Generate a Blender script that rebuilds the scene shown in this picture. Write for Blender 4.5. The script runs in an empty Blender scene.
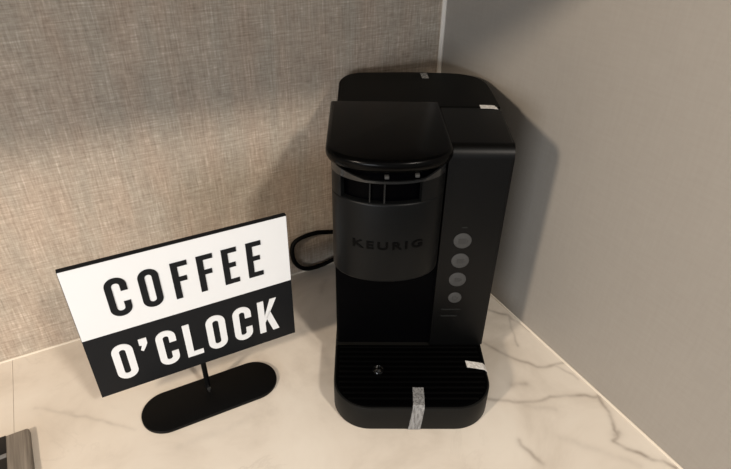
import bpy, bmesh, math, random
from math import sin, cos, pi, radians
from mathutils import Vector, Matrix

SC = bpy.context.scene
COL = SC.collection
random.seed(4)

# ------------------------------------------------------------------ helpers
def make_obj(name, bm, mat=None, parent=None, smooth=True, angle=35):
    me = bpy.data.meshes.new(name)
    bmesh.ops.remove_doubles(bm, verts=bm.verts, dist=1e-6)
    bmesh.ops.recalc_face_normals(bm, faces=bm.faces)
    bm.to_mesh(me); bm.free()
    if smooth:
        me.polygons.foreach_set('use_smooth', [True] * len(me.polygons))
        me.set_sharp_from_angle(angle=radians(angle))
    o = bpy.data.objects.new(name, me)
    COL.objects.link(o)
    for m in (mat if isinstance(mat, (list, tuple)) else [mat]):
        if m: me.materials.append(m)
    if parent: o.parent = parent
    return o

def thing(name, label, cat, loc=(0, 0, 0), rz=0.0):
    o = bpy.data.objects.new(name, None)
    COL.objects.link(o)
    o.empty_display_size = 0.05
    o.location = loc; o.rotation_euler = (0, 0, rz)
    o['label'] = label; o['category'] = cat
    return o

def tag(o, label, cat):
    o['label'] = label; o['category'] = cat
    return o

def structure(o):
    o['kind'] = 'structure'
    return o

def rounded(pts, radii, seg=10):
    """Polygon (counter-clockwise) with rounded corners."""
    out = []; n = len(pts)
    for i in range(n):
        p = Vector(pts[i]); r = radii[i] if isinstance(radii, (list, tuple)) else radii
        a = (Vector(pts[i - 1]) - p).normalized(); b = (Vector(pts[(i + 1) % n]) - p).normalized()
        if r <= 0: out.append(tuple(p)); continue
        ang = a.angle(b); d = r / math.tan(ang / 2)
        c = p + (a + b).normalized() * (r / sin(ang / 2))
        s = p + a * d - c; e = p + b * d - c
        a0 = math.atan2(s.y, s.x); a1 = math.atan2(e.y, e.x)
        while a1 - a0 > pi: a1 -= 2 * pi
        while a1 - a0 < -pi: a1 += 2 * pi
        for k in range(seg + 1):
            t = a0 + (a1 - a0) * k / seg
            out.append((c.x + r * cos(t), c.y + r * sin(t)))
    return out

def inset(outl, d):
    n = len(outl); res = []
    for i in range(n):
        p0 = Vector(outl[i - 1]); p = Vector(outl[i]); p1 = Vector(outl[(i + 1) % n])
        e0 = (p - p0); e1 = (p1 - p)
        n0 = Vector((-e0.y, e0.x)).normalized() if e0.length > 1e-9 else Vector((0, 0))
        n1 = Vector((-e1.y, e1.x)).normalized() if e1.length > 1e-9 else Vector((0, 0))
        m = n0 + n1
        if m.length < 1e-6: m = n0
        m.normalize()
        k = max(0.35, m.dot(n0) if n0.length else 1)
        q = p + m * (d / k)
        res.append((q.x, q.y))
    return res

def loft(outl, rings, bm=None, cap=True):
    """rings: list of (inset, z), bottom to top."""
    bm = bm or bmesh.new(); prev = None; n = len(outl)
    for j, (d, z) in enumerate(rings):
        o = inset(outl, d) if abs(d) > 1e-9 else outl
        vs = [bm.verts.new((x, y, z)) for x, y in o]
        if prev:
            for i in range(n):
                bm.faces.new((prev[i], prev[(i + 1) % n], vs[(i + 1) % n], vs[i]))
        elif cap: bm.faces.new(vs[::-1])
        prev = vs
    if cap: bm.faces.new(prev)
    return bm

def edge_round(r, z0, z1, top=True, bottom=False, seg=5):
    rings = []
    if bottom:
        for k in range(seg + 1):
            t = k / seg * pi / 2
            rings.append((r * (1 - sin(t)), z0 + r * (1 - cos(t))))
    else: rings.append((0, z0))
    if top:
        for k in range(seg + 1):
            t = k / seg * pi / 2
            rings.append((r * (1 - cos(t)), z1 - r + r * sin(t)))
    else: rings.append((0, z1))
    return rings

def box(bm, x0, x1, y0, y1, z0, z1, M=None):
    vs = [bm.verts.new((x, y, z)) for z in (z0, z1) for y in (y0, y1) for x in (x0, x1)]
    if M:
        for v in vs: v.co = M @ v.co
    for f in ((0, 2, 3, 1), (4, 5, 7, 6), (0, 1, 5, 4), (2, 6, 7, 3), (0, 4, 6, 2), (1, 3, 7, 5)):
        bm.faces.new([vs[i] for i in f])
    return bm

def bevel_box(x0, x1, y0, y1, z0, z1, r=0.001, seg=2):
    bm = box(bmesh.new(), x0, x1, y0, y1, z0, z1)
    bmesh.ops.bevel(bm, geom=bm.edges[:], offset=r, segments=seg, affect='EDGES', profile=0.6)
    return bm

def sweep(pts, r, bm=None, n=12, closed_caps=True, flat=1.0):
    bm = bm or bmesh.new(); pts = [Vector(p) for p in pts]; prev = None
    up = Vector((0, 0, 1))
    for i, p in enumerate(pts):
        t = (pts[min(i + 1, len(pts) - 1)] - pts[max(i - 1, 0)]).normalized()
        if abs(t.dot(up)) > 0.95: up = Vector((1, 0, 0))
        s = t.cross(up).normalized(); u = s.cross(t).normalized(); up = u
        ring = [bm.verts.new(p + s * (r * cos(2 * pi * k / n)) + u * (r * flat * sin(2 * pi * k / n))) for k in range(n)]
        if prev:
            for k in range(n): bm.faces.new((prev[k], prev[(k + 1) % n], ring[(k + 1) % n], ring[k]))
        else: bm.faces.new(ring[::-1])
        prev = ring
    bm.faces.new(prev)
    return bm

def smooth_path(pts, sub=8):
    P = [Vector(p) for p in pts]; out = []
    P = [P[0] * 2 - P[1]] + P + [P[-1] * 2 - P[-2]]
    for i in range(1, len(P) - 2):
        for k in range(sub):
            t = k / sub
            a, b, c, d = P[i - 1], P[i], P[i + 1], P[i + 2]
            out.append(0.5 * ((2 * b) + (c - a) * t + (2 * a - 5 * b + 4 * c - d) * t * t + (3 * b - a - 3 * c + d) * t ** 3))
    out.append(P[-2])
    return out

# ------------------------------------------------------------------ materials
class NT:
    def __init__(s, name):
        s.m = bpy.data.materials.new(name); s.m.use_nodes = True
        s.t = s.m.node_tree; s.b = s.t.nodes['Principled BSDF']
    def n(s, typ, **kw):
        nd = s.t.nodes.new(typ)
        for k, v in kw.items():
            if k.startswith('i_'): nd.inputs[k[2:].replace('_', ' ')].default_value = v
            else: setattr(nd, k, v)
        return nd
    def l(s, a, b): s.t.links.new(a, b)
    def obj(s, scale=(1, 1, 1), rot=(0, 0, 0)):
        tc = s.n('ShaderNodeTexCoord'); mp = s.n('ShaderNodeMapping')
        mp.inputs['Scale'].default_value = scale; mp.inputs['Rotation'].default_value = rot
        s.l(tc.outputs['Object'], mp.inputs['Vector']); return mp.outputs['Vector']
    def noise(s, vec, scale, detail=3, rough=0.5, dist=0.0):
        nd = s.n('ShaderNodeTexNoise'); nd.inputs['Scale'].default_value = scale
        nd.inputs['Detail'].default_value = detail; nd.inputs['Roughness'].default_value = rough
        nd.inputs['Distortion'].default_value = dist
        s.l(vec, nd.inputs['Vector']); return nd.outputs['Fac']
    def ramp(s, fac, stops):
        r = s.n('ShaderNodeValToRGB'); e = r.color_ramp.elements
        e[0].position, e[0].color = stops[0][0], (*stops[0][1], 1)
        e[1].position, e[1].color = stops[-1][0], (*stops[-1][1], 1)
        for p, c in stops[1:-1]:
            x = e.new(p); x.color = (*c, 1)
        s.l(fac, r.inputs['Fac']); return r.outputs['Color']
    def mix(s, a, b, fac, mode='MIX'):
        m = s.n('ShaderNodeMix', data_type='RGBA', blend_type=mode)
        for v, k in ((fac, 0), (a, 6), (b, 7)):
            if isinstance(v, (int, float)): m.inputs[k].default_value = v
            elif isinstance(v, tuple): m.inputs[k].default_value = (*v, 1)
            else: s.l(v, m.inputs[k])
        return m.outputs[2]
    def math(s, op, a, b=0.0):
        m = s.n('ShaderNodeMath', operation=op)
        for v, k in ((a, 0), (b, 1)):
            if isinstance(v, (int, float)): m.inputs[k].default_value = v
            else: s.l(v, m.inputs[k])
        return m.outputs[0]
    def bump(s, h, strength, dist=0.001):
        b = s.n('ShaderNodeBump'); b.inputs['Strength'].default_value = strength
        b.inputs['Distance'].default_value = dist
        s.l(h, b.inputs['Height']); s.l(b.outputs['Normal'], s.b.inputs['Normal'])

def plain(name, col, rough=0.5, spec=0.5, metal=0.0, var=0.0, coat=0.0, vs=60, bump=0.0):
    t = NT(name); b = t.b
    b.inputs['Base Color'].default_value = (*col, 1)
    b.inputs['Roughness'].default_value = rough
    b.inputs['Specular IOR Level'].default_value = spec
    b.inputs['Metallic'].default_value = metal
    b.inputs['Coat Weight'].default_value = coat
    b.inputs['Coat Roughness'].default_value = 0.08
    v = t.obj(); f = t.noise(v, vs, 3)
    if var:
        t.l(t.mix(tuple(c * (1 - var) for c in col), tuple(min(1, c * (1 + var)) for c in col), f), b.inputs['Base Color'])
    if bump:
        t.bump(t.noise(v, 1800, 2), bump, 0.0002)
    return t.m

# woven grasscloth-like wallpaper; plane is x-z
def wallpaper_mat():
    t = NT('woven_wallpaper')
    h1 = t.noise(t.obj((20, 20, 420)), 1.0, 3, 0.6)          # long horizontal threads
    h2 = t.noise(t.obj((75, 75, 560)), 1.0, 2, 0.6)
    v1 = t.noise(t.obj((380, 380, 17)), 1.0, 3, 0.6)         # long vertical threads
    v2 = t.noise(t.obj((520, 520, 70)), 1.0, 2, 0.6)
    bl = t.noise(t.obj((1, 1, 1)), 26, 3, 0.6)
    hh = t.math('ADD', t.math('MULTIPLY', h1, 0.5), t.math('MULTIPLY', h2, 0.5))
    vv = t.math('ADD', t.math('MULTIPLY', v1, 0.55), t.math('MULTIPLY', v2, 0.45))
    s = t.math('ADD', t.math('MULTIPLY', hh, 0.44), t.math('MULTIPLY', vv, 0.46))
    s = t.math('ADD', s, t.math('MULTIPLY', bl, 0.10))
    c = t.ramp(s, [(0.34, (0.21, 0.166, 0.130)), (0.44, (0.35, 0.288, 0.230)), (0.55, (0.485, 0.410, 0.335)), (0.66, (0.74, 0.66, 0.57))])
    tint = t.ramp(t.noise(t.obj((30, 30, 8)), 1.0, 2), [(0.35, (0.97, 1.0, 1.0)), (0.65, (1.03, 0.99, 0.96))])
    t.l(t.mix(c, tint, 1.0, 'MULTIPLY'), t.b.inputs['Base Color'])
    t.b.inputs['Roughness'].default_value = 0.8
    t.b.inputs['Specular IOR Level'].default_value = 0.25
    t.bump(s, 0.35, 0.0015)
    return t.m

def painted_wall_mat():
    t = NT('pale_textured_wall')
    h = t.noise(t.obj((25, 40, 260)), 1.0, 2, 0.5)
    v = t.noise(t.obj((25, 260, 30)), 1.0, 2, 0.5)
    bl = t.noise(t.obj(), 7, 2, 0.5)
    s = t.math('ADD', t.math('MULTIPLY', h, 0.4), t.math('MULTIPLY', v, 0.4))
    s = t.math('ADD', s, t.math('MULTIPLY', bl, 0.2))
    c = t.ramp(s, [(0.34, (0.306, 0.278, 0.243)), (0.66, (0.328, 0.300, 0.264))])
    t.l(c, t.b.inputs['Base Color'])
    t.b.inputs['Roughness'].default_value = 0.5
    t.b.inputs['Specular IOR Level'].default_value = 0.35
    t.bump(s, 0.06, 0.0006)
    return t.m

def marble_mat():
    t = NT('cream_marble')
    v = t.obj()
    big = t.noise(v, 7, 5, 0.6, 0.6)
    base = t.ramp(big, [(0.30, (0.61, 0.54, 0.455)), (0.50, (0.74, 0.67, 0.58)), (0.75, (0.80, 0.74, 0.65))])
    # wandering faint veins of the stone itself
    w = t.noise(v, 9, 6, 0.62, 1.1)
    thin = t.math('SUBTRACT', 1.0, t.math('MULTIPLY', t.math('ABSOLUTE', t.math('SUBTRACT', w, 0.5)), 42.0))
    thin = t.math('MAXIMUM', thin, 0.0)
    patch = t.math('MAXIMUM', t.math('SUBTRACT', t.noise(v, 6, 2), 0.5), 0.0)
    thin = t.math('MULTIPLY', thin, t.math('MULTIPLY', patch, 1.6))
    c = t.mix(base, (0.40, 0.34, 0.28), thin)
    at = t.n('ShaderNodeAttribute'); at.attribute_name = 'vein'
    n2 = t.noise(v, 90, 4, 0.6)
    vf = t.math('MULTIPLY', at.outputs['Fac'], t.math('ADD', t.math('MULTIPLY', t.noise(v, 30, 3, 0.6), 2.6), -0.5))
    vf = t.math('MINIMUM', vf, 1.0)
    c = t.mix(c, (0.25, 0.20, 0.16), vf)
    t.l(c, t.b.inputs['Base Color'])
    t.b.inputs['Roughness'].default_value = 0.34
    t.b.inputs['Specular IOR Level'].default_value = 0.4
    return t.m

def brushed_grey():
    t = NT('streaky_grey')
    s = t.noise(t.obj((420, 14, 30)), 1.0, 3, 0.6)
    t.l(t.ramp(s, [(0.3, (0.13, 0.11, 0.09)), (0.7, (0.27, 0.235, 0.195))]), t.b.inputs['Base Color'])
    t.b.inputs['Roughness'].default_value = 0.5
    return t.m

def tape_mat(name, stops, alpha):
    t = NT(name)
    w = t.noise(t.obj((420, 420, 90), (0.5, 0.6, 0.6)), 1.0, 1, 0.5)
    t.l(t.ramp(w, stops), t.b.inputs['Base Color'])
    t.b.inputs['Roughness'].default_value = 0.25
    t.b.inputs['Alpha'].default_value = alpha
    return t.m

M_wallp = wallpaper_mat(); M_wall = painted_wall_mat(); M_marble = marble_mat()
M_caulk = plain('pale_caulk', (0.78, 0.72, 0.64), 0.5, var=0.06)
M_satin = plain('satin_black_plastic', (0.0008, 0.0008, 0.0008), 0.40, 0.20, var=0.12, bump=0.15)
M_body = plain('dark_housing_plastic', (0.0007, 0.0007, 0.0009), 0.45, 0.02, var=0.1)
M_top = plain('matt_top_plastic', (0.0025, 0.0025, 0.0022), 0.5, 0.06, var=0.1)
M_lid = plain('smooth_lid_plastic', (0.0010, 0.0010, 0.0010), 0.22, 0.07)
M_head = plain('charcoal_head_plastic', (0.0026, 0.0029, 0.0031), 0.38, 0.12, var=0.1)
M_gloss = plain('gloss_black', (0.0003, 0.0003, 0.0006), 0.3, 0.02)
M_rim = plain('smoky_clear_plastic', (0.008, 0.0085, 0.009), 0.22, 0.4, coat=0.2)
M_tray = plain('tray_black', (0.0005, 0.0005, 0.0006), 0.5, 0.02)
M_base = plain('base_grey_plastic', (0.0058, 0.0058, 0.0053), 0.5, 0.12, var=0.1)
M_button = plain('button_grey', (0.045, 0.045, 0.0445), 0.5, 0.10, var=0.06)
M_icon = plain('icon_dark_grey', (0.028, 0.028, 0.0275), 0.5, 0.3)
M_print = plain('faint_grey_print', (0.012, 0.013, 0.0125), 0.6, 0.2)
M_logo = plain('logo_black', (0.0012, 0.0012, 0.0012), 0.4, 0.04)
M_tape = tape_mat('translucent_tape', [(0.36, (0.20, 0.20, 0.20)), (0.64, (0.36, 0.36, 0.36))], 0.62)
M_tape_pale = tape_mat('pale_tape', [(0.38, (0.60, 0.58, 0.55)), (0.62, (0.82, 0.80, 0.77))], 0.9)
M_cord = plain('cord_rubber', (0.002, 0.002, 0.002), 0.5, 0.12)
M_signb = plain('sign_black', (0.0078, 0.0085, 0.0098), 0.55, 0.12, var=0.05)
M_signw = plain('sign_white', (0.69, 0.705, 0.72), 0.45, 0.35, var=0.01)
M_signmetal = plain('sign_black_metal', (0.0025, 0.0025, 0.0025), 0.4, 0.12)
M_grey = brushed_grey()
M_boxblack = plain('box_black', (0.004, 0.004, 0.004), 0.4)
M_boxtrim = plain('box_pale_trim', (0.20, 0.20, 0.20), 0.4)
M_cab = plain('cabinet_laminate', (0.20, 0.165, 0.13), 0.6, 0.3, var=0.15, vs=12)
M_joint = plain('cream_joint', (0.74, 0.66, 0.55), 0.5, var=0.05)
M_floor = plain('floor_tile', (0.05, 0.045, 0.04), 0.5, var=0.15, vs=5)
M_steel = plain('handle_steel', (0.5, 0.5, 0.5), 0.3, metal=1.0)

# ------------------------------------------------------------------ the setting
# world axes: corner of the niche at the origin, back wall y = 0, right wall x = 0, counter top z = 0
o = structure(make_obj('wall_back', box(bmesh.new(), -1.5, 0.0, 0.0, 0.04, -0.9, 1.1), M_wallp, smooth=False))
o = structure(make_obj('wall_right', box(bmesh.new(), 0.0, 0.03, -0.66, 0.04, -0.9, 1.1), M_wall, smooth=False))
o = structure(make_obj('floor', box(bmesh.new(), -3.0, 2.0, -3.2, 0.04, -0.95, -0.9), M_floor, smooth=False))

bm = bmesh.new(); sweep([(-0.0018, -0.0018, 0.0), (-0.0018, -0.0018, 0.5165)], 0.0036, bm, 8)
structure(make_obj('trim_1', bm, M_caulk))
bm = bmesh.new(); sweep([(-1.5, -0.0006, 0.0002), (-0.003, -0.0006, 0.0002)], 0.0016, bm, 8)
structure(make_obj('trim_2', bm, M_joint))
bm = bmesh.new(); sweep([(-0.0006, -0.64, 0.0002), (-0.0006, -0.003, 0.0002)], 0.0018, bm, 8)
structure(make_obj('trim_3', bm, M_joint))

# countertop: a fine grid so the stone's own veins can be stored on it
VEINS = [
 (0.0013, 0.75, [(-0.0364, -0.1976), (-0.0197, -0.216), (-0.007, -0.2297), (-0.0051, -0.2449), (-0.0012, -0.2697)]),
 (0.0010, 0.45, [(-0.0085, -0.2337), (-0.021, -0.2528), (-0.0356, -0.2846)]),
 (0.0013, 0.75, [(-0.0769, -0.2505), (-0.0645, -0.2821), (-0.0515, -0.307), (-0.0388, -0.3253), (-0.0036, -0.3357)]),
 (0.0010, 0.45, [(-0.0213, -0.3305), (-0.0113, -0.3472), (-0.0063, -0.3648)]),
 (0.0014, 0.70, [(-0.1282, -0.3373), (-0.091, -0.3617), (-0.0585, -0.37), (-0.0178, -0.3877), (-0.0036, -0.3985)]),
 (0.0022, 0.30, [(-0.1008, -0.3549), (-0.0863, -0.3742), (-0.066, -0.3865)]),
 (0.0015, 0.85, [(-0.0046, -0.3962), (-0.0115, -0.4197), (-0.0208, -0.4342), (-0.0287, -0.4485), (-0.0391, -0.4506), (-0.0246, -0.4757), (-0.005, -0.5068)]),
 (0.0028, 0.70, [(-0.0265, -0.4440), (-0.0300, -0.4470)]),
 (0.0016, 0.60, [(-0.1334, -0.4), (-0.1329, -0.4177), (-0.1305, -0.4358)]),
 (0.0028, 0.55, [(-0.0864, -0.3343), (-0.0719, -0.34)]),
 (0.0012, 0.35, [(-0.6149, -0.0995), (-0.5975, -0.1135), (-0.5812, -0.1268), (-0.5629, -0.1395), (-0.5377, -0.1652), (-0.5157, -0.1859)]),
 (0.0022, 0.35, [(-0.586, -0.1220), (-0.578, -0.128)]),
 (0.0040, 0.18, [(-0.4751, -0.2308), (-0.4255, -0.2359), (-0.3709, -0.228)]),
 (0.0030, 0.35, [(-0.2069, -0.0367), (-0.2257, -0.0595)]),
 (0.0040, 0.22, [(-0.2854, -0.1209), (-0.275, -0.1588), (-0.2758, -0.1987)]),
 (0.0030, 0.20, [(-0.09, -0.4196), (-0.0614, -0.4522), (-0.0379, -0.4868)]),
]
def wander(pts, rnd, amp=0.0026):
    out = []
    for a, b in zip(pts[:-1], pts[1:]):
        n = max(2, int((Vector(b) - Vector(a)).length / 0.011))
        for k in range(n):
            t = k / n
            out.append((a[0] + (b[0] - a[0]) * t + rnd.uniform(-amp, amp) * (k > 0), a[1] + (b[1] - a[1]) * t + rnd.uniform(-amp, amp) * (k > 0)))
    out.append(pts[-1]); return out

def countertop(name, x0, x1, y0, y1, z0, z1, veins, step):
    nx = max(1, round((x1 - x0) / step)); ny = max(1, round((y1 - y0) / step))
    verts = []; faces = []; col = [0.0] * ((nx + 1) * (ny + 1))
    for j in range(ny + 1):
        for i in range(nx + 1): verts.append((x0 + (x1 - x0) * i / nx, y0 + (y1 - y0) * j / ny, z1))
    for j in range(ny):
        for i in range(nx):
            a = j * (nx + 1) + i; faces.append((a, a + 1, a + nx + 2, a + nx + 1))
    rnd = random.Random(11)
    dx = (x1 - x0) / nx; dy = (y1 - y0) / ny
    for w, s, pts in veins:
        pts = wander(pts, rnd)
        for (ax, ay), (bx, by) in zip(pts[:-1], pts[1:]):
            L2 = (bx - ax) ** 2 + (by - ay) ** 2 or 1e-12; R = w * 6 + 0.002
            for j in range(max(0, int((min(ay, by) - R - y0) / dy)), min(ny, int((max(ay, by) + R - y0) / dy) + 1) + 1):
                for i in range(max(0, int((min(ax, bx) - R - x0) / dx)), min(nx, int((max(ax, bx) + R - x0) / dx) + 1) + 1):
                    px, py = x0 + dx * i, y0 + dy * j
                    t = max(0, min(1, ((px - ax) * (bx - ax) + (py - ay) * (by - ay)) / L2))
                    d2 = (px - ax - t * (bx - ax)) ** 2 + (py - ay - t * (by - ay)) ** 2
                    v = 0.85 * s * (0.7 * math.exp(-d2 / (2 * w * w)) + 0.3 * math.exp(-d2 / (9 * w * w)))
                    k = j * (nx + 1) + i
                    if v > col[k]: col[k] = v
    n = len(verts)                                   # sides and underside
    ring = [i for i in range(nx + 1)] + [j * (nx + 1) + nx for j in range(1, ny + 1)] + \
           [ny * (nx + 1) + i for i in range(nx - 1, -1, -1)] + [j * (nx + 1) for j in range(ny - 1, 0, -1)]
    for k in ring: verts.append((verts[k][0], verts[k][1], z0))
    m = len(ring)
    for k in range(m):
        faces.append((ring[(k + 1) % m], ring[k], n + k, n + (k + 1) % m))
    faces.append(tuple(n + k for k in range(m - 1, -1, -1)))
    me = bpy.data.meshes.new(name); me.from_pydata(verts, [], faces); me.update()
    a = me.attributes.new('vein', 'FLOAT', 'POINT')
    a.data.foreach_set('value', col + [0.0] * m)
    me.materials.append(M_marble)
    ob = bpy.data.objects.new(name, me); COL.objects.link(ob)
    return ob
ct = countertop('countertop', -0.6370, 0.0, -0.64, 0.0, -0.03, 0.0, VEINS, 0.0016)
tag(ct, 'cream marble countertop slab with fine brown veins, running into the wall corner', 'countertop')
ct2 = countertop('countertop', -1.5, -0.6374, -0.64, 0.0, -0.03, 0.0, [], 0.02)
tag(ct2, 'plain cream edge of the adjoining countertop slab at the far left, past the joint', 'countertop')

cab = thing('base_cabinet', 'brown laminate base cabinet carrying the marble countertop', 'cabinet', (-0.75, -0.31, -0.9))
make_obj('body', bevel_box(-0.75, 0.748, -0.28, 0.308, 0.0, 0.869, 0.002), M_cab, cab)
for k in range(3):
    d = make_obj('door', bevel_box(-0.745 + k * 0.498, -0.255 + k * 0.498, -0.30, -0.2805, 0.10, 0.86, 0.002), M_cab, cab)
    make_obj('handle', bevel_box(-0.30 + k * 0.498, -0.29 + k * 0.498, -0.312, -0.3002, 0.62, 0.80, 0.002), M_steel, d)

# wall cabinet above the niche; its underside is what shades the upper part of both walls
wc = thing('wall_cabinet', 'brown laminate wall cabinet hung on the wall above the coffee corner', 'cabinet', (-0.75, -0.165, 0.517))
make_obj('body', bevel_box(-0.75, 0.748, -0.165, 0.163, 0.0, 0.55, 0.0015), M_cab, wc)
for k in range(3):
    make_obj('door', bevel_box(-0.745 + k * 0.498, -0.255 + k * 0.498, -0.184, -0.1655, 0.006, 0.545, 0.002), M_cab, wc)

# ------------------------------------------------------------------ coffee maker
RZ = radians(-27.668)
cm = thing('coffee_maker', 'tall black single-serve coffee maker with four round grey buttons, in the corner', 'coffee maker',
           (-0.10738, -0.28729, 0.0), RZ)
H = 0.3103; HB = 0.0373
body_o = rounded([(-0.181, 0.0046), (0.0, 0.0046), (0.0085, 0.145), (0.006, 0.2245), (-0.085, 0.2305), (-0.181, 0.2245)],
                 [0.004, 0.004, 0.05, 0.046, 0.2, 0.032], 10)
make_obj('housing', loft(body_o, edge_round(0.0045, HB - 0.004, H - 0.0008, seg=6)), M_body, cm)
# right-hand tower cladding: front panel rolling over onto the top
prof = [(-0.0012, HB + 0.0005)] + [(-0.0012 + 0.013 * (1 - cos(a)), H - 0.013 + 0.013 * sin(a)) for a in [pi / 2 * k / 10 for k in range(11)]] + [(0.1035, H), (0.1035, HB + 0.0005)]
bm = bmesh.new()
xr = lambda y: 0.0016 + 0.0059 * max(0.0, y) / 0.1035
va = [bm.verts.new((-0.0645, y, z)) for y, z in prof]; vb = [bm.verts.new((xr(y), y, z)) for y, z in prof]
bm.faces.new(va); fb_ = bm.faces.new(vb[::-1])
for k in range(len(prof)): bm.faces.new((va[k], vb[k], vb[(k + 1) % len(prof)], va[(k + 1) % len(prof)]))
bmesh.ops.bevel(bm, geom=[e for e in fb_.edges if e.verts[0].co.z > HB + 0.01 or e.verts[1].co.z > HB + 0.01], offset=0.0022, segments=3, affect='EDGES')
make_obj('control_tower', bm, M_satin, cm)
# top plate of the tower and reservoir lid behind it
res_o = rounded([(-0.0640, 0.1045), (0.0072, 0.1045), (0.0072, 0.150), (0.0045, 0.2215), (-0.085, 0.2275), (-0.177, 0.2215), (-0.178, 0.1045)],
                [0.001, 0.001, 0.05, 0.043, 0.2, 0.030, 0.001], 10)
make_obj('reservoir_lid', loft(res_o, [(0, H - 0.003), (0, H + 0.0002), (0.0006, H + 0.0007), (0.0014, H + 0.0008)]), M_top, cm)

# brew head, D-shaped in plan
HC = -0.1245
def dee(a, b, y_back, n=2.0, N=40, cx=HC):
    pts = []
    for k in range(N + 1):
        t = pi + pi * k / N
        c, s = cos(t), sin(t)
        pts.append((cx + a * math.copysign(abs(c) ** (2 / n), c), -b * abs(s) ** (2 / n)))
    return pts + [(cx + a, y_back), (cx - a, y_back)]
head_o = dee(0.0580, 0.0385, 0.012, 2.05)
make_obj('brew_head', loft(head_o, edge_round(0.003, 0.168, 0.2660, bottom=True, seg=4)), M_head, cm)
core_o = dee(0.0520, 0.0315, 0.012, 2.05)
make_obj('head_core', loft(core_o, [(0, 0.2650), (0, 0.3005)]), M_gloss, cm)
def dee_strip(a, b, n, t0, t1, z0f, z1f, th, N=28, y_out=None):
    """curved wall following the front of the head between parameter t0..t1 (0 left .. 1 right)"""
    bm = bmesh.new(); prev = None
    for k in range(N + 1):
        u = t0 + (t1 - t0) * k / N; t = pi + pi * u; c, s = cos(t), sin(t)
        P = Vector((HC + a * math.copysign(abs(c) ** (2 / n), c), -b * abs(s) ** (2 / n)))
        nn = Vector((c / a, s / b)).normalized()
        Q = P - nn * th
        z0 = z0f(u) if callable(z0f) else z0f; z1 = z1f(u) if callable(z1f) else z1f
        ring = [bm.verts.new((P.x, P.y, z0)), bm.verts.new((P.x, P.y, z1)), bm.verts.new((Q.x, Q.y, z1)), bm.verts.new((Q.x, Q.y, z0))]
        if prev:
            for i in range(4): bm.faces.new((prev[i], prev[(i + 1) % 4], ring[(i + 1) % 4], ring[i]))
        else: bm.faces.new(ring[::-1])
        prev = ring
    bm.faces.new(prev); return bm
# side cheeks rising to the lid on both sides of the opening
make_obj('head_cheek', box(dee_strip(0.0580, 0.0385, 2.05, 0.0, 0.19, 0.2655, 0.2900, 0.005), HC - 0.0580, HC - 0.0530, -0.0005, 0.012, 0.2655, 0.3000), M_head, cm)
make_obj('head_cheek', box(dee_strip(0.0580, 0.0385, 2.05, 0.68, 1.0, 0.2655, 0.2900, 0.005), HC + 0.0530, HC + 0.0580, -0.0005, 0.012, 0.2655, 0.3000), M_head, cm)
# smoky rim running across the opening, flaring up at both ends
def rim_top(u):
    e = (0.36 - u) / 0.30 if u < 0.36 else (u - 0.70) / 0.22
    return 0.2912 + 0.0095 * min(1.0, max(0.0, e)) ** 0.8
def rim_low(u):
    e = (0.36 - u) / 0.30 if u < 0.36 else (u - 0.70) / 0.22
    return 0.2888 + 0.0006 * min(1.0, max(0.0, e))
rim = make_obj('handle_rim', dee_strip(0.0584, 0.0389, 2.05, 0.06, 0.90, rim_low, rim_top, 0.0022), M_rim, cm)
for u, w in ((0.385, 0.0012), (0.47, 0.0016)):
    t = pi + pi * u; x = HC + 0.0552 * cos(t); y = -0.0358 * abs(sin(t))
    make_obj('opening_bar', box(bmesh.new(), x - w / 2, x + w / 2, y - 0.001, y + 0.006, 0.2655, 0.2890), M_rim, cm)
for u in (0.48, 0.66):
    t = pi + pi * u; x = HC + 0.0545 * cos(t); y = -0.0345 * abs(sin(t))
    make_obj('latch_pin', bevel_box(x - 0.0022, x + 0.0022, y - 0.0016, y + 0.004, 0.2922, 0.2955, 0.0009, 3), M_button, cm)
# lid
lid_o = dee(0.0635, 0.0400, 0.1190, 2.1)
lid = make_obj('lid', loft(lid_o, [(0.0075, 0.2985), (0.0045, 0.2990), (0.0016, 0.3012), (0.0003, 0.3040), (0, 0.3055), (0, 0.3085), (0.0008, 0.3108), (0.0026, 0.3122), (0.0050, 0.3126)]), M_lid, cm)

# embossed lettering on the front of the head
def text_bm(s, size, bold=0.0, extrude=0.0005, space=1.0):
    cu = bpy.data.curves.new('txt', 'FONT'); cu.body = s; cu.size = size; cu.extrude = extrude
    cu.offset = bold; cu.space_character = space; cu.align_x = 'CENTER'; cu.resolution_u = 4
    ob = bpy.data.objects.new('txt', cu); COL.objects.link(ob)
    bpy.context.view_layer.update()
    me = ob.to_mesh(); bm = bmesh.new(); bm.from_mesh(me); ob.to_mesh_clear()
    bpy.data.objects.remove(ob); bpy.data.curves.remove(cu)
    return bm
bm = text_bm('KEURIG', 0.0128, bold=0.0003, space=1.35)
bmesh.ops.subdivide_edges(bm, edges=[e for e in bm.edges if e.calc_length() > 0.003], cuts=2)
xs = [v.co.x for v in bm.verts]; mid = (min(xs) + max(xs)) / 2; half = (max(xs) - min(xs)) / 2
for v in bm.verts:
    lx = (v.co.x - mid) / half * 0.036; up = v.co.y; out = v.co.z
    y = -0.0385 * (max(0.0, 1 - (abs(lx) / 0.058) ** 2.05)) ** (1 / 2.05)
    nx = lx / 0.058 ** 2; ny = y / 0.0385 ** 2; L = math.hypot(nx, ny)
    v.co = Vector((HC + lx + nx / L * (out + 0.0002), y + ny / L * (out + 0.0002), 0.2120 + up))
make_obj('lettering', bm, M_logo, cm, smooth=False)

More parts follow.
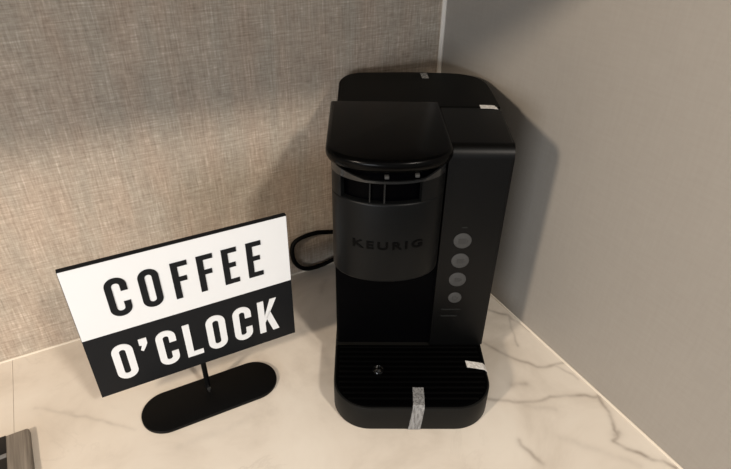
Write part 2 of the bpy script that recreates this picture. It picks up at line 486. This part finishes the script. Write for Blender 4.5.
# buttons
def disc(cx, cz, r, y0, y1, n=40):
    bm = bmesh.new(); rr = 0.0006; prev = None
    rings = [(r, y0), (r, y1 + rr), (r - rr * 0.4, y1 + rr * 0.3), (r - rr, y1)]
    for q, y in rings:
        vs = [bm.verts.new((cx + q * cos(2 * pi * k / n), y, cz + q * sin(2 * pi * k / n))) for k in range(n)]
        if prev:
            for k in range(n): bm.faces.new((prev[k], prev[(k + 1) % n], vs[(k + 1) % n], vs[k]))
        else: bm.faces.new(vs)
        prev = vs
    bm.faces.new(prev[::-1]); return bm
def ring_glyph(cx, cz, r, t, y, n=28, a0=0.0, a1=2 * pi):
    bm = bmesh.new(); prev = None
    for k in range(n + 1):
        a = a0 + (a1 - a0) * k / n
        v = [bm.verts.new((cx + q * cos(a), yy, cz + q * sin(a))) for q, yy in ((r, y), (r - t, y), (r - t, y + 0.0004), (r, y + 0.0004))]
        if prev:
            for i in range(4): bm.faces.new((prev[i], prev[(i + 1) % 4], v[(i + 1) % 4], v[i]))
        prev = v
    return bm
YF = -0.0012
for i, (bx, bz, r) in enumerate(((-0.0402, 0.1982, 0.0100), (-0.0400, 0.1710, 0.0100), (-0.0402, 0.1440, 0.0099), (-0.0405, 0.1168, 0.0078))):
    b = make_obj('button', disc(bx, bz, r, YF + 0.0006, YF - 0.0012), M_button, cm)
    yy = YF - 0.0014
    ib = bmesh.new()
    if i < 3:       # a cup outline with its handle
        s = r * (0.46 - 0.05 * i)
        box(ib, bx - s, bx + s * 0.75, yy, yy + 0.0004, bz - s * 0.75, bz + s * 0.7)
        tmp = ring_glyph(bx + s * 0.85, bz + s * 0.05, s * 0.5, s * 0.22, yy, 14, -pi / 2, pi / 2)
    else:           # a power sign
        box(ib, bx - 0.0005, bx + 0.0005, yy, yy + 0.0004, bz + 0.0004, bz + 0.0040)
        tmp = ring_glyph(bx, bz - 0.0004, 0.0036, 0.0011, yy, 24, radians(125), radians(415))
    me = bpy.data.meshes.new('tmp'); tmp.to_mesh(me); tmp.free(); ib.from_mesh(me); bpy.data.meshes.remove(me)
    make_obj('icon', ib, M_icon, b, smooth=False)
# faint tiny printing: a mark above the buttons, two short lines below them
make_obj('indicator_mark', box(bmesh.new(), -0.0425, -0.0365, YF - 0.0002, YF + 0.0003, 0.2148, 0.2160), M_print, cm, smooth=False)
rnd = random.Random(5)
for z, x0, x1 in ((0.0972, -0.0545, -0.0325), (0.0868, -0.0545, -0.0360)):
    x = x0; pb = bmesh.new()
    while x < x1:
        w = rnd.uniform(0.0009, 0.0016); h = rnd.choice((0.0016, 0.0021))
        box(pb, x, x + w, YF - 0.0002, YF + 0.0003, z, z + h); x += w + 0.0005
    make_obj('printed_line', pb, M_print, cm, smooth=False)

# base and drip tray
base_o = rounded([(-0.1825, -0.0988), (0.0005, -0.0988), (0.0005, 0.10), (0.004, 0.2245), (-0.181, 0.2245), (-0.1825, 0.0)],
                 [0.043, 0.043, 0.3, 0.046, 0.032, 0.3], 14)
make_obj('base', loft(base_o, [(0.003, 0.0), (0.0006, 0.0012), (0, 0.003), (0, HB - 0.0015), (0.0004, HB - 0.0004), (0.0015, HB)]), M_base, cm)
tray_o = rounded([(-0.1803, -0.0966), (-0.0017, -0.0966), (-0.0017, -0.0014), (-0.1803, -0.0014)], [0.041, 0.041, 0.001, 0.001], 12)
tray = make_obj('drip_tray', loft(tray_o, [(0, HB - 0.002), (0, HB + 0.0005), (0.0006, HB + 0.0009), (0.003, HB + 0.0009)]), M_tray, cm)
gb = bmesh.new()
for k in range(11):
    y = -0.0055 - 0.0080 * k; hw = 0.086
    if y < -0.0575:
        d = (-0.0575 - y); hw = 0.086 - (0.039 - math.sqrt(max(0, 0.039 ** 2 - d * d)))
    if hw > 0: box(gb, -0.091 - hw, -0.091 + hw, y - 0.0012, y + 0.0012, HB + 0.0004, HB + 0.0022)
bmesh.ops.bevel(gb, geom=gb.edges[:], offset=0.0004, segments=2, affect='EDGES')
make_obj('grille', gb, plain('grille_black', (0.0014, 0.0014, 0.0014), 0.32, 0.12), tray)
# small round float button on the tray
fb = bmesh.new(); prev = None
for r, z in ((0.0072, HB), (0.0072, HB + 0.003), (0.0066, HB + 0.0040), (0.0056, HB + 0.0038), (0.0048, HB + 0.0024), (0.0036, HB + 0.0028), (0.0022, HB + 0.0044), (0.0008, HB + 0.0048)):
    vs = [fb.verts.new((-0.1300 + r * cos(2 * pi * k / 28), -0.0440 + r * sin(2 * pi * k / 28), z)) for k in range(28)]
    if prev:
        for k in range(28): fb.faces.new((prev[k], prev[(k + 1) % 28], vs[(k + 1) % 28], vs[k]))
    prev = vs
fb.faces.new(prev)
make_obj('float_button', fb, plain('float_black', (0.002, 0.002, 0.002), 0.18, 0.7), tray)

# shipping tape: thin bands that fold over the edges they hold
def tape(path, width_dir, w0, w1=None, th=0.0003, label=None, mat=None):
    """path: centre points; width_dir: unit vector of the strip's width"""
    w1 = w1 or w0; bm = bmesh.new(); prev = None; n = len(path); P = [Vector(p) for p in path]; W = Vector(width_dir)
    for i, p in enumerate(P):
        t = (P[min(i + 1, n - 1)] - P[max(i - 1, 0)]).normalized(); nn = W.cross(t).normalized()
        w = w0 + (w1 - w0) * i / (n - 1)
        ring = [bm.verts.new(p + W * (s * w / 2) + nn * q) for s, q in ((-1, 0), (1, 0), (1, th), (-1, th))]
        if prev:
            for k in range(4): bm.faces.new((prev[k], prev[(k + 1) % 4], ring[(k + 1) % 4], ring[k]))
        else: bm.faces.new(ring[::-1])
        prev = ring
    bm.faces.new(prev)
    o = make_obj('tape_strip', bm, mat or M_tape, cm, smooth=False)
    if label: o['label'] = label
    return o
zt = HB + 0.0030
tape([(-0.0848, -0.0710, zt), (-0.0852, -0.0850, zt), (-0.0857, -0.0955, zt - 0.0006), (-0.0862, -0.0990, HB - 0.0005), (-0.0866, -0.0996, HB - 0.004), (-0.0880, -0.0996, 0.015), (-0.0893, -0.0994, 0.0015)],
     (1, 0, 0), 0.0126, 0.0138, label='printed clear tape over the front edge of the drip tray')
tape([(-0.0235, -0.0345, zt), (-0.012, -0.0365, zt), (-0.003, -0.038, zt - 0.0006), (0.0005, -0.0386, HB - 0.0005), (0.0012, -0.0388, HB - 0.004), (0.0012, -0.039, 0.022)],
     (-0.08, 1, 0), 0.0105, label='clear tape over the right edge of the drip tray', mat=M_tape_pale)
zt = H + 0.0012
tape([(-0.0165, 0.1050, zt), (-0.004, 0.1045, zt), (0.0025, 0.1042, zt - 0.0005), (0.0054, 0.1040, H - 0.002), (0.0066, 0.1040, H - 0.006), (0.0066, 0.1040, H - 0.020)],
     (0, 1, 0), 0.0100, label='pale tape on the right edge of the top', mat=M_tape_pale)
tape([(-0.0700, 0.2020, zt), (-0.0705, 0.2180, zt), (-0.0710, 0.2255, zt - 0.0005), (-0.0710, 0.2292, H - 0.003), (-0.0710, 0.2298, H - 0.012), (-0.0710, 0.2298, H - 0.04)],
     (-1, 0, 0), 0.0090, label='clear tape over the back edge of the top')

# power cord looping out to the left along the foot of the back wall
CI = Matrix.Rotation(-RZ, 4, 'Z') @ Matrix.Translation((0.10738, 0.28729, 0))
cord = [(-0.105, -0.070, 0.028), (-0.100, -0.035, 0.030), (-0.120, -0.014, 0.045), (-0.150, -0.009, 0.057), (-0.1838, -0.008, 0.0656), (-0.2062, -0.008, 0.0711), (-0.2282, -0.008, 0.0706), (-0.2430, -0.008, 0.0650), (-0.2482, -0.008, 0.0526),
        (-0.2464, -0.008, 0.0310), (-0.2361, -0.008, 0.0150), (-0.2213, -0.0082, 0.0082), (-0.2008, -0.0082, 0.0081), (-0.1811, -0.0082, 0.0117), (-0.150, -0.0095, 0.016), (-0.110, -0.010, 0.018), (-0.070, -0.009, 0.016)]
bm = sweep([CI @ p for p in smooth_path(cord)], 0.0034)
pc = make_obj('power_cord', bm, M_cord, cm)
bm = bevel_box(-0.070, -0.045, -0.022, -0.0005, 0.005, 0.030, 0.003)
bm.transform(CI); make_obj('plug', bm, M_cord, pc)

# ------------------------------------------------------------------ sign
sg = thing('tabletop_sign', 'small black and white COFFEE O\'CLOCK sign on an oval black foot', 'sign',
           (-0.42336, -0.16867, 0.0), radians(-0.4886))
Z0, Z1, ZS, HWD = 0.0478, 0.2228, 0.1330, 0.1140
TH = 0.0055
board = make_obj('board', bevel_box(-HWD, HWD, 0.0, TH, Z0, Z1, 0.0004), M_signb, sg)
wb_ = make_obj('white_panel', box(bmesh.new(), -HWD + 0.0005, HWD - 0.0005, -0.0004, 0.0002, ZS, Z1 - 0.0012), M_signw, board, smooth=False)

def strip(bm, pts, t, y0, y1, closed=False):
    P = [Vector(p) for p in pts]; n = len(P); prev = None; first = None
    for i, p in enumerate(P):
        a = P[(i - 1) % n] if (closed or i > 0) else p; b = P[(i + 1) % n] if (closed or i < n - 1) else p
        d0 = (p - a); d1 = (b - p)
        n0 = Vector((-d0.y, d0.x)).normalized() if d0.length > 1e-9 else None
        n1 = Vector((-d1.y, d1.x)).normalized() if d1.length > 1e-9 else None
        if n0 is None: m = n1; k = 1
        elif n1 is None: m = n0; k = 1
        else:
            m = (n0 + n1).normalized(); k = max(0.4, m.dot(n0))
        q = m * (t / 2 / k)
        ring = [bm.verts.new((p.x + s * q.x, y, p.y + s * q.y)) for s, y in ((-1, y0), (1, y0), (1, y1), (-1, y1))]
        if prev:
            for j in range(4): bm.faces.new((prev[j], prev[(j + 1) % 4], ring[(j + 1) % 4], ring[j]))
        elif not closed: bm.faces.new(ring[::-1])
        else: first = ring
        prev = ring
    if closed:
        for j in range(4): bm.faces.new((prev[j], prev[(j + 1) % 4], first[(j + 1) % 4], first[j]))
    else: bm.faces.new(prev)

def arc(cx, cy, r, a0, a1, n=8):
    return [(cx + r * cos(radians(a0 + (a1 - a0) * k / n)), cy + r * sin(radians(a0 + (a1 - a0) * k / n))) for k in range(n + 1)]

def glyph(ch, x, z, w, h, t):
    """condensed bold capital as one mesh; x, z = lower left of the cell; faces -y"""
    bm = bmesh.new(); Y0, Y1 = -0.0010, -0.0001
    if ch in 'OC':
        z -= 0.0008; h += 0.0016
    L, Rr, B, T = x + t / 2, x + w - t / 2, z + t / 2, z + h - t / 2
    r = (Rr - L) / 2 * 0.98
    if ch == 'O':
        pts = arc(Rr - r, T - r, r, 0, 90) + arc(L + r, T - r, r, 90, 180) + arc(L + r, B + r, r, 180, 270) + arc(Rr - r, B + r, r, 270, 360)
        strip(bm, pts, t, Y0, Y1, True)
    elif ch == 'C':
        pts = [(Rr, z + h * 0.64)] + arc(Rr - r, T - r, r, 0, 90) + arc(L + r, T - r, r, 90, 180) + arc(L + r, B + r, r, 180, 270) + arc(Rr - r, B + r, r, 270, 360) + [(Rr, z + h * 0.36)]
        strip(bm, pts, t, Y0, Y1)
    elif ch in 'EFL':
        b = t * 0.88
        box(bm, x, x + t, Y0, Y1, z, z + h)
        if ch in 'EF':
            box(bm, x + t, x + w, Y0, Y1, z + h - b, z + h)
            box(bm, x + t, x + w * 0.86, Y0, Y1, z + h * 0.53 - b / 2, z + h * 0.53 + b / 2)
        if ch in 'EL': box(bm, x + t, x + w, Y0, Y1, z, z + b)
    elif ch == 'K':
        box(bm, x, x + t, Y0, Y1, z, z + h)
        def quad(p):
            a = [bm.verts.new((px, Y0, pz)) for px, pz in p]; b = [bm.verts.new((px, Y1, pz)) for px, pz in p]
            bm.faces.new(a); bm.faces.new(b[::-1]); n = len(p)
            for i in range(n): bm.faces.new((a[i], b[i], b[(i + 1) % n], a[(i + 1) % n]))
        quad([(x + t, z + h * 0.30), (x + t, z + h * 0.50), (x + w - t * 1.05, z + h), (x + w - 0.0002, z + h)])
        quad([(x + w - t * 0.98, z), (x + w + 0.0006, z), (x + t * 1.9, z + h * 0.66), (x + t * 1.25, z + h * 0.44)])
    elif ch == "'":
        P = [(x, z + h), (x + w, z + h), (x + w, z + h - 0.0075), (x + w * 0.72, z + h - 0.0125), (x + w * 0.35, z + h - 0.0175), (x + w * 0.06, z + h - 0.0155), (x + w * 0.32, z + h - 0.0095), (x, z + h - 0.0085)]
        a = [bm.verts.new((px, Y0, pz)) for px, pz in P]; b = [bm.verts.new((px, Y1, pz)) for px, pz in P]
        bm.faces.new(a); bm.faces.new(b[::-1]); n = len(P)
        for i in range(n): bm.faces.new((a[i], b[i], b[(i + 1) % n], a[(i + 1) % n]))
    return bm
up = (('C', -0.0797, 0.0212), ('O', -0.0478, 0.0205), ('F', -0.0150, 0.0172), ('F', 0.0116, 0.0172), ('E', 0.0381, 0.0165), ('E', 0.0650, 0.0170))
for ch, x, w in up:
    make_obj('letter', glyph(ch, x, 0.1527, w, 0.0470, 0.0068), M_signb, board, smooth=False)
lo = (('O', -0.0918, 0.0215), ("'", -0.0632, 0.0085), ('C', -0.0464, 0.0212), ('L', -0.0168, 0.0182), ('O', 0.0085, 0.0220), ('C', 0.0396, 0.0216), ('K', 0.0698, 0.0235))
for ch, x, w in lo:
    make_obj('letter', glyph(ch, x, 0.0655, w, 0.0485, 0.0075), M_signw, board, smooth=False)
bm = bmesh.new()
sweep([(-0.0020, TH / 2 + 0.0002, 0.0035), (-0.0020, TH / 2 + 0.0002, Z0 + 0.0005)], 0.0031, bm, 16)
make_obj('post', bm, M_signmetal, sg)
foot_o = rounded([(-0.0828, -0.0404), (0.0797, -0.0404), (0.0797, 0.0196), (-0.0828, 0.0196)], 0.02955, 16)
make_obj('foot', loft(foot_o, edge_round(0.0008, 0.0, 0.0040, bottom=True, seg=3)), M_signmetal, sg)
bm = bmesh.new(); sweep([(-0.0018, -0.0012, 0.0040), (-0.0018, -0.0012, 0.0062)], 0.0022, bm, 14)
make_obj('screw', bm, M_steel, sg)

# ------------------------------------------------------------------ low grey box at the lower left
gx = thing('storage_box', 'low streaky grey box with black panels, cut off at the lower left', 'box', (-0.6690, -0.1975, 0.0), radians(1.5))
go = rounded([(-0.052, -0.068), (0.0520, -0.068), (0.0500, 0.0635), (-0.052, 0.0635)], 0.0035, 6)
make_obj('body', loft(go, edge_round(0.0015, 0.0, 0.0068, seg=3)), M_grey, gx)
for y0, y1 in ((0.0385, 0.0632), (-0.002, 0.0320), (-0.040, -0.008)):
    make_obj('black_panel', bevel_box(-0.046, 0.0270, y0, y1, 0.0062, 0.0074, 0.0003), M_boxblack, gx)
for y0, y1 in ((0.0325, 0.0380), (-0.0075, -0.0025)):
    make_obj('divider', bevel_box(-0.046, 0.0268, y0, y1, 0.0062, 0.0073, 0.0003), M_boxtrim, gx)

# ------------------------------------------------------------------ camera
f_px = 564.1
pi_, ro, ya = radians(34.066), radians(0.885), radians(28.545)
F = Vector((sin(ya) * cos(pi_), cos(ya) * cos(pi_), -sin(pi_)))
R0 = Vector((cos(ya), -sin(ya), 0)); U0 = R0.cross(F)
Rv = R0 * cos(ro) + U0 * sin(ro); Uv = -R0 * sin(ro) + U0 * cos(ro)
cam = bpy.data.cameras.new('camera'); co = bpy.data.objects.new('camera', cam); COL.objects.link(co)
m = Matrix((Rv, Uv, -F)).transposed().to_4x4(); m.translation = Vector((-0.4816, -0.6677, 0.55))
co.matrix_world = m
cam.sensor_width = 36; cam.lens = f_px / 731 * 36; cam.clip_start = 0.01
SC.camera = co

# ------------------------------------------------------------------ light
def area(name, loc, target, size, power, col, size_y=None):
    l = bpy.data.lights.new(name, 'AREA'); l.energy = power; l.color = col
    l.size = size
    if size_y: l.shape = 'RECTANGLE'; l.size_y = size_y
    else: l.shape = 'DISK'
    ob = bpy.data.objects.new(name, l); COL.objects.link(ob); ob.location = loc
    ob.rotation_euler = (Vector(target) - Vector(loc)).to_track_quat('-Z', 'Y').to_euler()
    return ob
area('ceiling_downlight', (-0.10, -1.60, 1.42), (-0.35, -0.1, 0.1), 0.16, 17, (1.0, 0.91, 0.80))
area('room_lamp', (-1.50, -0.77, 0.85), (-0.3, -0.2, 0.2), 0.14, 14, (1.0, 0.85, 0.69))
area('cool_daylight_fill', (-1.8, -1.65, 0.36), (-0.3, -0.15, 0.3), 0.6, 19, (0.89, 0.94, 1.0), 0.5)  # unseen cool source, added low as fill to brighten the upper walls
w = bpy.data.worlds.new('world'); SC.world = w; w.use_nodes = True
w.node_tree.nodes['Background'].inputs[0].default_value = (0.97, 0.96, 0.96, 1)
w.node_tree.nodes['Background'].inputs[1].default_value = 0.42

vs = SC.view_settings
vs.view_transform = 'Standard'; vs.look = 'None'; vs.gamma = 1.0; vs.exposure = -0.05; vs.use_curve_mapping = False
